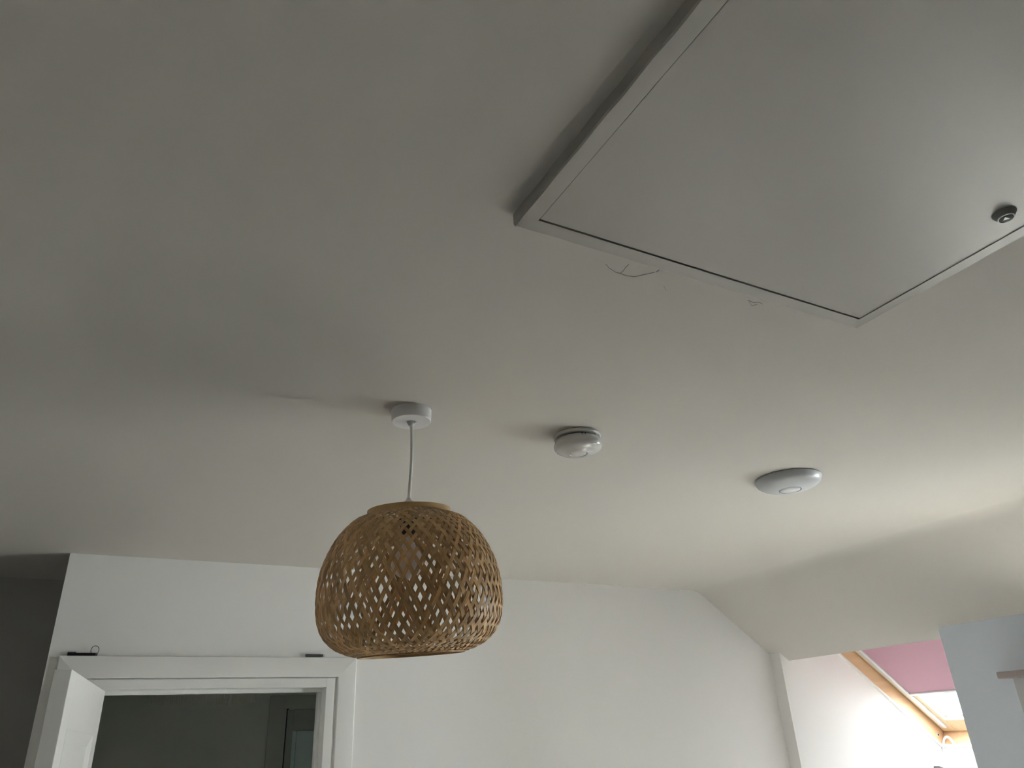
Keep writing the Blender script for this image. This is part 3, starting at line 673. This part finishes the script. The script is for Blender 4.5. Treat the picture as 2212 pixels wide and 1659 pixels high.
# ------------------------------------------------------------------ dim room: glazed door and fringed lampshade
d3 = empty('door_2', (1.03, 4.6, 0)); struct(d3, 'dim room door with backlight and shade painted into glass panel and leaf', 'door')
FY = 4.6
MB().box(0.925, 1.000, FY-0.018, FY+0.001, 0, CH+0.295).build('side_board', M['greyframe'], d3, bevel=0.002)
MB().box(1.000, 1.85, FY-0.018, FY+0.001, CH+0.225, CH+0.295).build('head_board', M['greyframe'], d3, bevel=0.002)
MB().box(1.000, 1.020, FY-0.010, FY+0.001, 0, CH+0.225).build('side_lining', M['greyframe'], d3, bevel=0.002)
MB().box(1.018, 1.034, FY-0.004, FY+0.001, 0, CH+0.224).build('hinge_gap', M['shadow_gap'], d3)
MB().box(1.026, 1.060, FY-0.012, FY-0.003, 0, CH+0.220).build('stile', M['shaded_door'], d3, bevel=0.002)
MB().box(1.060, 1.60, FY-0.012, FY-0.003, CH+0.110, CH+0.220).build('rail', M['shaded_door'], d3, bevel=0.002)
MB().box(1.500, 1.60, FY-0.012, FY-0.003, 0, CH+0.110).build('stile', M['shaded_door'], d3, bevel=0.002)
MB().box(1.060, 1.500, FY-0.012, FY-0.003, 0, 0.9).build('rail', M['shaded_door'], d3, bevel=0.002)
MB().box(1.060, 1.082, FY-0.013, FY-0.004, 0.9, CH+0.110).build('glazing_bead', M['backlight_tint'], d3, bevel=0.003)
MB().box(1.084, 1.500, FY-0.008, FY-0.004, 0.9, CH+0.110).build('pane', M['backlight_tint'], d3, bevel=0.001)

fx, fy, fr = 0.492, 3.93, 0.226
fl = empty('fringed_lampshade', (fx, fy, ZC)); tag(fl, 'cream fringed ceiling lampshade in the dim room', 'lamp')
fz0, fz1 = CH+0.222, CH+0.42
MB().lathe([(0.05, ZC), (0.05, ZC-0.03), (0.006, ZC-0.032), (0.006, fz1)], 24, fx, fy).build('ceiling_rose', M['plastic'], fl, smooth=True)
MB().tube([(fx+fr*math.cos(a), fy+fr*math.sin(a), fz1) for a in [2*math.pi*i/64 for i in range(64)]], 0.006, 8, closed=True).build('top_ring', M['fringe'], fl, smooth=True)
MB().tube([(fx-fr, fy, fz1), (fx+fr, fy, fz1)], 0.003, 6).build('spider_wire', M['steel'], fl)
MB().tube([(fx, fy-fr, fz1), (fx, fy+fr, fz1)], 0.003, 6).build('spider_wire', M['steel'], fl)
b = MB(); rn = random.Random(3)
for i in range(230):
    a = 2*math.pi*(i+rn.uniform(-.3, .3))/230; r2 = fr+rn.uniform(-0.004, 0.004); a2 = a+rn.uniform(-0.012, 0.012); r3 = fr+rn.uniform(-0.008, 0.006)
    z0 = fz0+rn.uniform(0, 0.006)
    b.tube([(fx+r2*math.cos(a), fy+r2*math.sin(a), fz1), (fx+r3*math.cos(a2), fy+r3*math.sin(a2), z0)], 0.0026, 5)
o = b.build('fringe', M['fringe'], fl); o['kind'] = 'stuff'

# ------------------------------------------------------------------ alcove: white cable and dark bracket
pts = [(3.985, 2.714, CH-0.150), (3.984, 2.706, CH-0.112), (3.983, 2.692, CH-0.088), (3.978, 2.672, CH-0.080), (3.972, 2.652, CH-0.092), (3.968, 2.634, CH-0.130), (3.966, 2.622, CH-0.180), (3.965, 2.612, CH-0.26), (3.964, 2.606, CH-0.42), (3.964, 2.60, CH-0.7)]
pts = [Vector(p) for p in pts]
sm_ = []
for i in range(len(pts)-1):
    p0, p1, p2, p3 = pts[max(i-1, 0)], pts[i], pts[i+1], pts[min(i+2, len(pts)-1)]
    for k in range(6):
        t = k/6; sm_.append(0.5*((2*p1)+(p2-p0)*t+(2*p0-5*p1+4*p2-p3)*t*t+(3*p1-p0-3*p2+p3)*t**3))
sm_.append(pts[-1])
wc = MB().tube(sm_, 0.0060, 10).build('window_cable', M['cable'], smooth=True)
tag(wc, 'white cable looping over under the roof window sill', 'cable')
br = empty('wall_bracket', (3.88, 2.726, CH-0.25)); tag(br, 'dark grey bracket tip on the alcove cheek below the roof window', 'bracket')
o = MB().box(-0.02, 0.02, -0.035, 0.0, -0.05, 0.0).build('arm', M['darkgrey'], br, bevel=0.006)
o.data.transform(Matrix.Translation((3.900, 2.726, CH-0.213)) @ Matrix.Rotation(math.radians(18), 4, 'Y'))
MB().lathe([(0.02, 0), (0.02, 0.006), (0.012, 0.008)], 20).build('wall_plate', M['darkgrey'], br, smooth=True).data.transform(
    Matrix.Translation((3.90, 2.726, CH-0.25)) @ Matrix.Rotation(math.radians(90), 4, 'X'))
